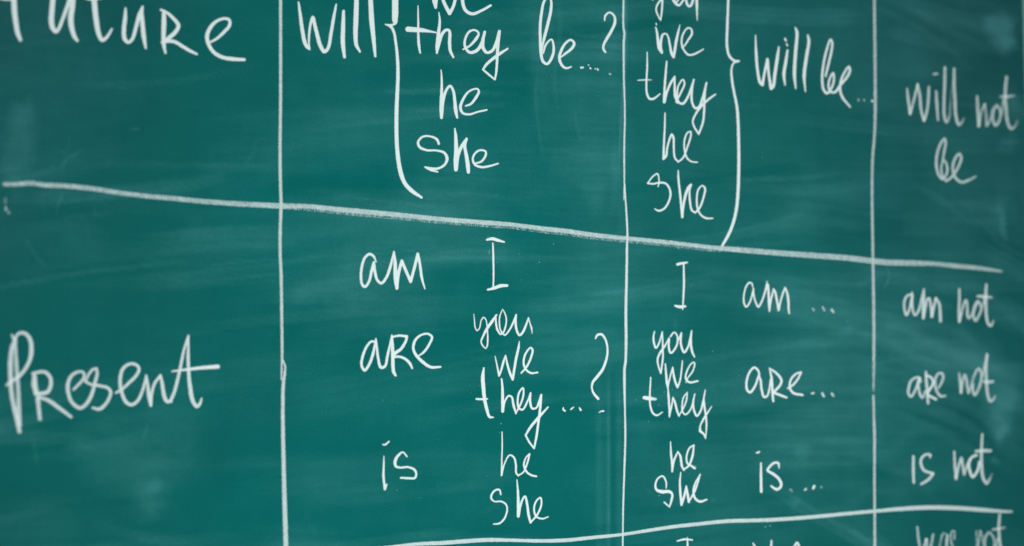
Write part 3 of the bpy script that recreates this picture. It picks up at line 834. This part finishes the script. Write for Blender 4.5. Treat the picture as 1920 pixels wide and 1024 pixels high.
word("blurred chalk word not after am, rightmost column", M6, [
    "@0.78 885,270,26 885,400,32 880,550,34 885,662,28 ! 910,560,26 945,430,28 965,402,26 980,480,30 985,600,30 1000,622,26",
    "@0.78 1000,622,24 1040,570,26 1075,460,28 1112,412,26 1072,500,28 1055,580,30 1080,648,32 1120,590,28 1150,500,26 1125,425,22",
    "@0.7 1130,580,18 1165,470,24 1190,380,24 | @0.85 1212,215,26 1205,300,32 1205,450,34 1210,580,32 1235,690,32 1265,708,30 @0.6 1298,645,16 | @0.85 1105,355,26 1190,362,40 @0.7 1275,370,22"])
word("thin chalk word you right of the lower question mark and middle line", T(2, 2), [
    "1068,438,9 1060,480,14 1065,530,16 1078,562,14 1100,530,13 1126,440,9 ! 1130,560,13 1130,640,14 1115,752,12 ! 1095,690,13 1092,640,14 1115,590,16 1150,540,13 1175,492,10",
    "1178,490,13 1175,560,17 1190,600,15 1220,570,15 1240,520,13 1235,465,12 1215,445,11 1188,475,13",
    "1240,515,11 1270,448,10 ! 1265,530,17 1290,595,16 1318,555,14 1346,433,9 ! 1340,520,17 1350,590,17 1368,630,10"])
S5 = (1180.0, 640.0, 5.39)
word("chalk word we right of the middle line, above they", S5, [
    "362,228,12 370,330,22 378,420,24 386,467,16 ! 405,380,16 437,262,14 ! 450,360,22 470,430,22 485,465,20 ! 510,400,16 525,300,16 535,198,12",
    "570,418,8 590,370,12 640,300,16 658,222,14 650,212,12 625,225,13 590,280,16 568,350,18 575,390,21 610,415,21 690,402,18"])
word("chalk word they with a short bold crossbar, right of the middle line", S5, [
    "215,365,12 210,450,16 205,560,18 210,650,18 238,728,20 275,748,20 335,715,9 | 150,570,38 ! 200,577,42 @0.85 262,585,26",
    "388,470,13 395,560,22 402,680,20 403,765,12 ! 420,680,17 440,568,14 ! 460,620,22 480,700,22 500,755,17",
    "500,752,11 550,665,15 578,580,16 584,515,10 ! 545,570,15 532,640,16 535,710,16 565,740,16 610,700,16 640,620,15 658,533,12",
    "660,533,12 645,600,18 650,690,20 680,755,21 720,700,18 745,600,18 766,492,12 ! 752,570,15 758,660,20 773,770,20 778,860,18 768,985,8 ! 752,940,20 714,908,26 ! 714,860,14 745,790,20 790,720,16 830,658,9"])
word("chalk word are in the middle column followed by three dots", T(3, 2), [
    "-65,770,12 -76,730,16 -105,709,16 -140,745,16 -163,820,16 -156,880,18 -135,895,18 -100,850,16 -72,770,14 ! -58,800,16 -50,870,17 -30,930,17 -8,922,16 8,870,13 18,800,11",
    "10,713,10 25,790,19 30,870,19 38,962,16 | 20,722,12 60,750,17 98,800,18 95,830,18 60,875,18 35,895,18 ! 80,912,19 138,934,16",
    "146,865,13 185,840,16 225,790,16 248,743,12 ! 210,755,15 170,800,16 162,860,16 190,900,18 258,915,16"])
word("three round dots after the middle word are", T(3, 2), ["@0.85 328,903,16 340,900,16", "@0.85 406,903,18 417,925,16", "@0.75 478,905,18 488,922,16"], "ellipsis", "dot")
R6 = (1660.0, 640.0, 6.4)
word("blurred chalk word are in the rightmost column", R6, [
    "@0.82 422,490,20 412,440,26 370,433,28 310,470,30 280,550,32 275,630,30 305,663,30 345,610,30 380,520,26 402,440,22 ! 395,540,28 415,640,30 440,678,26 475,600,20",
    "@0.85 484,368,28 490,480,34 500,600,34 510,745,28 | 490,410,22 540,430,26 570,480,26 560,530,28 520,590,30 498,640,24 ! 550,668,28 605,695,28",
    "@0.8 635,558,22 670,500,28 692,420,28 670,383,28 630,390,28 600,440,28 595,520,30 615,600,30 660,658,30 715,655,24"])
word("blurred chalk word not after are, rightmost column", R6, [
    "@0.75 883,385,20 895,480,32 905,618,28 ! 920,500,26 948,402,26 965,440,30 980,540,32 995,620,30",
    "@0.7 1000,615,22 1030,520,26 1060,420,26 @0.78 1115,328,28 1145,370,26 1150,450,28 1110,580,30 1070,645,32 1048,600,30 1048,510,28",
    "@0.7 1150,460,20 1180,340,26 @0.82 1218,155,24 ! 1205,350,32 1212,500,34 1225,640,32 1255,720,32 1290,700,26 @0.6 1315,655,18 | @0.85 1182,485,32 1240,488,38 1288,482,28"])
word("chalk word he above the lower right She, right of the middle line", T(2, 3), [
    "1188,240,6 1191,320,15 1198,400,15 1200,465,13 ! 1215,380,15 1243,316,11 ! 1262,350,16 1272,420,17 1288,455,13",
    "1285,452,11 1325,420,15 1352,350,17 1363,266,11 ! 1330,290,13 1308,350,13 1315,405,13 1340,420,15 1370,440,18"])
word("chalk word she with a bold double curved S, above the rising line right of the middle line", T(2, 3), [
    "1155,590,8 1155,545,13 1130,500,12 1095,515,13 1075,560,14 1082,600,18 1120,616,28 1180,616,23 1200,635,18 1195,680,17 1180,730,10 ! 1140,695,12",
    "1265,470,8 1258,540,14 1262,630,18 1270,715,16 ! 1290,650,18 1306,573,10 ! 1315,630,19 1325,692,18",
    "1325,692,12 1372,605,15 1410,487,10 ! 1370,560,12 1360,620,17 1375,670,17 1410,690,19 1460,675,11"])
word("chalk word is followed by dots, middle column bottom", T(3, 3), [
    "-54,400,12 -54,500,18 -52,616,20 | -88,325,10 -75,322,16 -63,314,7",
    "82,438,9 76,402,17 45,400,18 10,430,17 -4,455,19 40,485,21 80,520,21 98,560,20 85,590,20 60,598,22 22,573,14"])
word("four uneven dots after the middle word is", T(3, 3), ["@0.45 165,600,14 178,612,14", "@0.75 275,604,16 284,595,16", "338,590,18 345,575,20", "@0.4 398,582,20"], "ellipsis", "dot")
I4 = (1680.0, 800.0, 4.57)
word("blurred chalk word is without a dot, rightmost column", I4, [
    "@0.85 147,255,20 147,370,24 150,480,20",
    "@0.85 290,264,15 292,242,20 250,240,20 215,275,22 212,320,22 240,375,23 285,393,23 316,402,22 ! 280,450,24 215,492,20"])
word("blurred chalk word not after is, rightmost column", I4, [
    "@0.8 497,215,18 502,320,23 512,445,23 ! 535,340,20 560,268,20 568,320,21 582,410,22",
    "@0.75 585,405,18 605,340,20 640,270,20 685,242,18 | 690,245,18 650,262,18 625,310,20 628,370,21 655,430,22 700,370,21 712,300,18",
    "@0.85 738,65,18 733,150,20 730,220,22 732,330,24 745,440,24 775,486,22 @0.65 800,450,17 @0.45 818,405,11 | @0.85 682,212,22 750,206,28 808,207,24"])

# ---- row below, cut off by the lower edge
mark("capital_letter", "cut off capital I at the lower edge under the rising line", T(2, 3),
     "1237,986,10 1290,973,15 1352,978,10 | 1314,958,6 1315,1024,14 1316,1180,14 | 1270,1185,14 1360,1180,14")
word("barely visible top of the word was at the lower edge", FULL, [
    "@0.9 1411.5,1019,2.6 1414.5,1024,4 1419,1040,5 1424,1062,5 ! 1430,1045,4.5 1434,1038,4 ! 1439,1062,5 ! 1444,1040,5 1445.5,1025,4.6 1446,1014,3.6",
    "@0.95 1498,1035,4 1497,1022,4 1494,1017.5,4 1489,1026,4.5 1485,1045,4.5 1489,1060,4.5 1496,1048,4.5 1499,1030,4 ! 1503,1050,4.5 1508,1062,4",
    "1536,1034,4 1527,1032,4 1521,1042,4.5 1530,1050,4.5 1533,1060,4.5 1522,1066,4"])
word("blurred cut off chalk word was in the lower right corner", I4, [
    "@0.62 180,860,18 188,940,22 200,1030,23 212,1110,22 ! 238,1030,20 258,965,23 ! 275,1110,22 ! 300,1010,22 316,925,20",
    "@0.5 437,925,13 402,916,18 380,980,18 370,1060,18 382,1110,19 415,1060,19 437,935,17 ! 434,1050,19 445,1110,18",
    "@0.55 497,960,17 500,905,14 486,893,17 466,930,20 470,990,20 488,1040,20 480,1100,19"])
word("blurred cut off chalk word not in the lower right corner", I4, [
    "@0.45 688,895,18 693,970,20 692,1110,19 ! 705,1000,17 722,895,18 ! 742,960,20 752,1050,20 758,1110,19",
    "@0.6 792,905,19 765,950,20 760,1030,21 785,1100,20 828,1060,21 842,980,20 815,920,19 792,905,18",
    "@0.6 850,1080,15 868,960,19 | @0.78 888,750,19 880,850,22 885,960,23 900,1070,23 | @0.7 828,882,17 870,876,21 @0.55 932,865,15"])

# ------------------------------------------------------------------ crumbs of chalk dust beside the strokes
cr = np.random.default_rng(9)
spots = [(1000, 470, 60, 12), (930, 470, 60, 16), (975, 600, 60, 14), (905, 740, 40, 20), (1245, 770, 60, 16), (1225, 755, 40, 10),
         (1262, 460, 18, 8), (800, 530, 40, 8), (990, 520, 40, 8), (1300, 880, 80, 14), (900, 300, 60, 8), (1060, 740, 40, 12),
         (1080, 130, 60, 8), (760, 900, 80, 10), (1330, 690, 80, 10), (720, 320, 120, 10), (960, 850, 90, 18), (640, 690, 90, 8)]
sv = []
for (cx, cy, rad, n) in spots:
    for k in range((n + 2) // 4):
        sv.append((cx + cr.normal(0, rad * 0.55), cy + cr.normal(0, rad * 0.45), cr.uniform(0.5, 1.6), cr.uniform(0.3, 0.8)))
for k in range(20):
    sv.append((cr.uniform(480, 1500), cr.uniform(0, 1024), cr.uniform(0.4, 1.2), cr.uniform(0.2, 0.55)))
for p in [(1257.5, 451.5, 2, .9), (1266, 461.5, 2.6, .95), (1272, 465.5, 2, .9), (1444, 986, 2.4, .5), (915, 444, 1.5, .8), (917, 471, 1.4, .7), (931.5, 492, 1.4, .8), (1435, 988, 2.2, .45), (1304, 874, 1.6, .8)]:
    sv.append(p)
VV, QQ, FF = [], [], []
for (x, y, w, o_) in sv:
    n = 6
    ang = cr.uniform(0, 6.28)
    # a crumb: faceted little mound, outline ring plus raised cap
    rx, ry = w * 0.5 * cr.uniform(0.8, 1.5), w * 0.5 * cr.uniform(0.6, 1.1)
    b = len(VV)
    for ring, (k_, h_) in enumerate(((1.25, 0.0001), (0.55, 0.0005))):
        for i in range(n):
            t = ang + i * 2 * math.pi / n
            X_, Z_ = board(x + math.cos(t) * rx * k_ + 0, y + math.sin(t) * ry * k_)
            VV.append((float(X_), -h_, float(Z_))); FF.append(0.25 * o_ if ring == 0 else min(1, 0.3 + o_))
    for i in range(n):
        j = (i + 1) % n
        QQ.append((b + i, b + j, b + n + j, b + n + i))
    QQ.append((b + n, b + n + 1, b + n + 2, b + n + 3)); QQ.append((b + n, b + n + 3, b + n + 4, b + n + 5))
so = mesh_obj("chalk_crumbs", np.array(VV), np.array(QQ), M_CHALK, {'coverage': np.array(FF), 'load': np.full(len(FF), 0.7)}, smooth=True)
link(so, chalkboard, kind="stuff")
